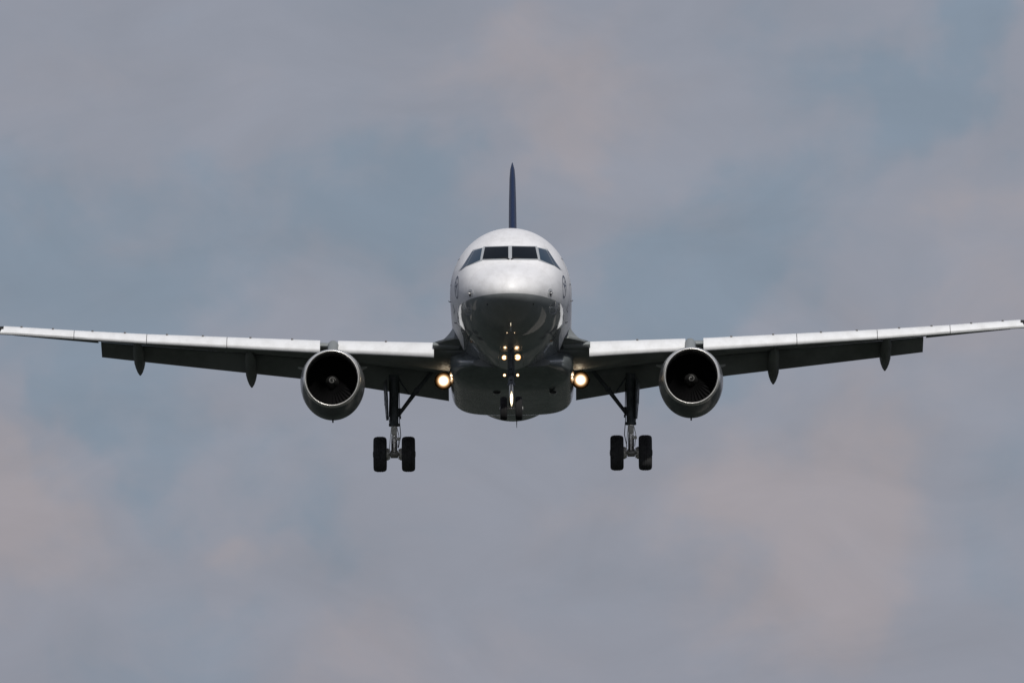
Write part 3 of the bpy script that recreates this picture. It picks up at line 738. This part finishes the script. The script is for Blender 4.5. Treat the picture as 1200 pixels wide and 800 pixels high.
    # hydraulic hoses
    bm = NEW(); tube(bm, [(gx-s*.17, gy-.12, zw), (gx-s*.19, gy-.15, -2.6), (gx-s*.18, gy-.12, gz+1.1), (gx-s*.22, gy-.1, gz+.6), (gx-s*.14, gy-.1, gz+.2)], .014, 6)
    tube(bm, [(gx+s*.13, gy-.14, zw), (gx+s*.17, gy-.15, gz+1.2), (gx+s*.14, gy-.14, gz+.95)], .012, 6)
    finish('hydraulic_hose', bm, M['seal'], leg)

# ------------------------------------------------------------------ nose gear
ny = 4.9; NG = P(599.8, 482, ny); nz = -3.90; nx = 0
bm = NEW(); tube(bm, [(nx, ny+.15, -1.85), (nx, ny+.08, -2.5), (nx, ny+.02, -3.15)], [.10, .095, .09], 18)
for zz in (-2.3, -2.75, -3.12): rev(bm, (nx, ny+.05, zz), (0, 0, 1), [(-.04, .1), (-.035, .13), (.035, .13), (.04, .1)], 18)
box(bm, (nx, ny-.09, -2.55), (.22, .1, .16), None, .02); box(bm, (nx, ny-.1, -2.93), (.14, .1, .12), None, .02)
tube(bm, [(nx-.13, ny, -2.8), (nx+.13, ny, -2.8)], .05, 10)
ngear = finish('nose_landing_gear', bm, M['gear'], root)
bm = NEW(); tube(bm, [(nx, ny+.02, -3.14), (nx, ny, nz)], .07, 18); finish('shock_strut_piston', bm, M['steel'], ngear)
bm = NEW(); tube(bm, [(nx, ny-.08, -3.15), (nx, ny-.32, -3.45), (nx, ny-.08, -3.78)], [.05, .04, .05], 10); finish('torque_link', bm, M['steel'], ngear)
bm = NEW(); tube(bm, [(nx-.3, ny, nz), (nx+.3, ny, nz)], .05, 12); tube(bm, [(nx-.17, ny-.1, nz+.05), (nx+.17, ny-.1, nz+.05)], .022, 8); finish('axle', bm, M['steel'], ngear)
bm = NEW(); tube(bm, [(nx-.09, ny-.02, -2.85), (nx-.06, ny-1.0, -2.05)], .04, 10); tube(bm, [(nx+.09, ny-.02, -2.85), (nx+.06, ny-1.0, -2.05)], .04, 10); finish('drag_stay', bm, M['gear'], ngear)
for q in (-1, 1):
    wx = nx+q*.245
    prof = [(-.07, .2), (-.10, .27), (-.112, .32), (-.10, .36), (-.07, .378), (-.03, .383), (-.025, .376), (-.015, .376), (-.01, .384), (.01, .384), (.015, .376), (.025, .376), (.03, .383), (.07, .378), (.10, .36), (.112, .32), (.10, .27), (.07, .2)]
    bm = NEW(); rev(bm, (wx, ny, nz), (1, 0, 0), prof, 48, (True, True)); finish('tyre', bm, M['shadedtyre'], ngear, angle=50)
    bm = NEW(); rev(bm, (wx, ny, nz), (q, 0, 0), [(.08, .21), (.06, .17), (.04, .1), (.13, .06), (.14, .001)], 28); finish('rim', bm, M['rim'], ngear)
    # bay doors hanging open either side, seen edge-on
    bm = NEW(); f0 = bm.faces.new([bm.verts.new(p) for p in ((q*.36, ny-.2, -1.95), (q*.36, ny+1.3, -2.0), (q*.42, ny+1.2, -2.5), (q*.42, ny-.1, -2.45))])
    bmesh.ops.solidify(bm, geom=[f0], thickness=.03); finish('gear_door', bm, M['grey'], ngear, smooth=False)
def lamp(px, py, Y, r):
    C = P(px+1.5, py, Y); bm = NEW()
    rev(bm, C, (0, 1, 0), [(-.02, r*1.02), (-.02, r*1.15), (.03, r*1.15), (r*1.2, r*.6), (r*1.25, .001)], 24)
    tube(bm, [C+Vector((0, r, 0)), Vector((nx, ny, C.z-.02))], .02, 8)
    h = finish('nose_gear_light', bm, M['gear'], ngear)
    bm = NEW(); rev(bm, (0, 0, 0), (0, 1, 0), [(-.2, .001), (-.17, .4), (-.1, .7), (0, 1)], 24)
    g = finish('lamp_glass', bm, M['lamp'], h); g.location = C; g.scale = (r, r, r)
lamp(590.5, 418.8, 5.35, .084); lamp(606.2, 418.5, 5.35, .108)
lamp(590.8, 439.4, 4.6, .050); lamp(606.2, 439.4, 4.6, .050)

# tall narrow glowing oval added as the bright glint on the strut, no lamp
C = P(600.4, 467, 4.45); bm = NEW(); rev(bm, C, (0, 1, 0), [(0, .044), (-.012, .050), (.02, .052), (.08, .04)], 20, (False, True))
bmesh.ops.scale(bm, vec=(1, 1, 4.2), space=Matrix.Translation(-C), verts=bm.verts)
h = finish('strut_glint', bm, M['steel'], ngear)
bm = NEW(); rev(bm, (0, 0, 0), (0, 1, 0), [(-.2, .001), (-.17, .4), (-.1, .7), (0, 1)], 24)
g = finish('lamp_glass', bm, M['glintglow'], h); g.location = C; g.scale = (.042, .05, .25)  # emissive oval painting the strut glint, not a lamp glass

# ------------------------------------------------------------------ tail
def fin_sec(z, y0, c, t, n=24):
    out = []
    for i in range(n):
        a = 2*math.pi*i/n; u = .5*(1-math.cos(a)); q = 1.35*math.sqrt(u)*(1-u)+.02
        out.append(Vector(((1 if a < math.pi else -1)*t*q/1.04*(0 if i in (0, n//2) else 1), y0+c*u, z)))
    return out
bm = NEW(); rings(bm, [fin_sec(z, y0, c, t) for z, y0, c, t in ((1.2, 27.5, 7.3, .33), (2.0, 28.9, 6.2, .32), (2.6, 29.6, 5.8, .31), (4.5, 31.2, 4.75, .285), (6.5, 32.85, 3.55, .24), (7.35, 33.5, 3.1, .20), (7.7, 33.85, 2.75, .15), (7.9, 34.2, 2.3, .05))])
fin = finish('tail_fin', bm, M['navy'], root, angle=50)
bm = NEW(); rings(bm, [fin_sec(z, y0, c, t, 16) for z, y0, c, t in ((1.6, 25.0, 4.6, .1), (2.1, 25.8, 3.6, .07), (2.35, 27.3, 2.2, .035))])
finish('dorsal_fillet', bm, M['white'], root, angle=50)
for s in (-1, 1):
    bm = NEW(); secs = []
    for L, y0, c, z in ((.3, 30.6, 4.1, .85), (1.5, 31.3, 3.6, .95), (6.22, 34.0, 1.5, 1.45)):
        n = 20; s_ = []
        for i in range(n):
            a = 2*math.pi*i/n; u = .5*(1-math.cos(a)); q = math.sqrt(u)*(1-u)*1.3+.01
            s_.append(Vector((s*L, y0+c*u, z+(1 if a < math.pi else -1)*.09*c/2*q)))
        secs.append(s_)
    rings(bm, secs); finish('tailplane', bm, M['white'], root, angle=50)

for o in bpy.data.objects:
    if '_o' in o.keys(): del o['_o']
scene.render.resolution_x = 1024; scene.render.resolution_y = 682
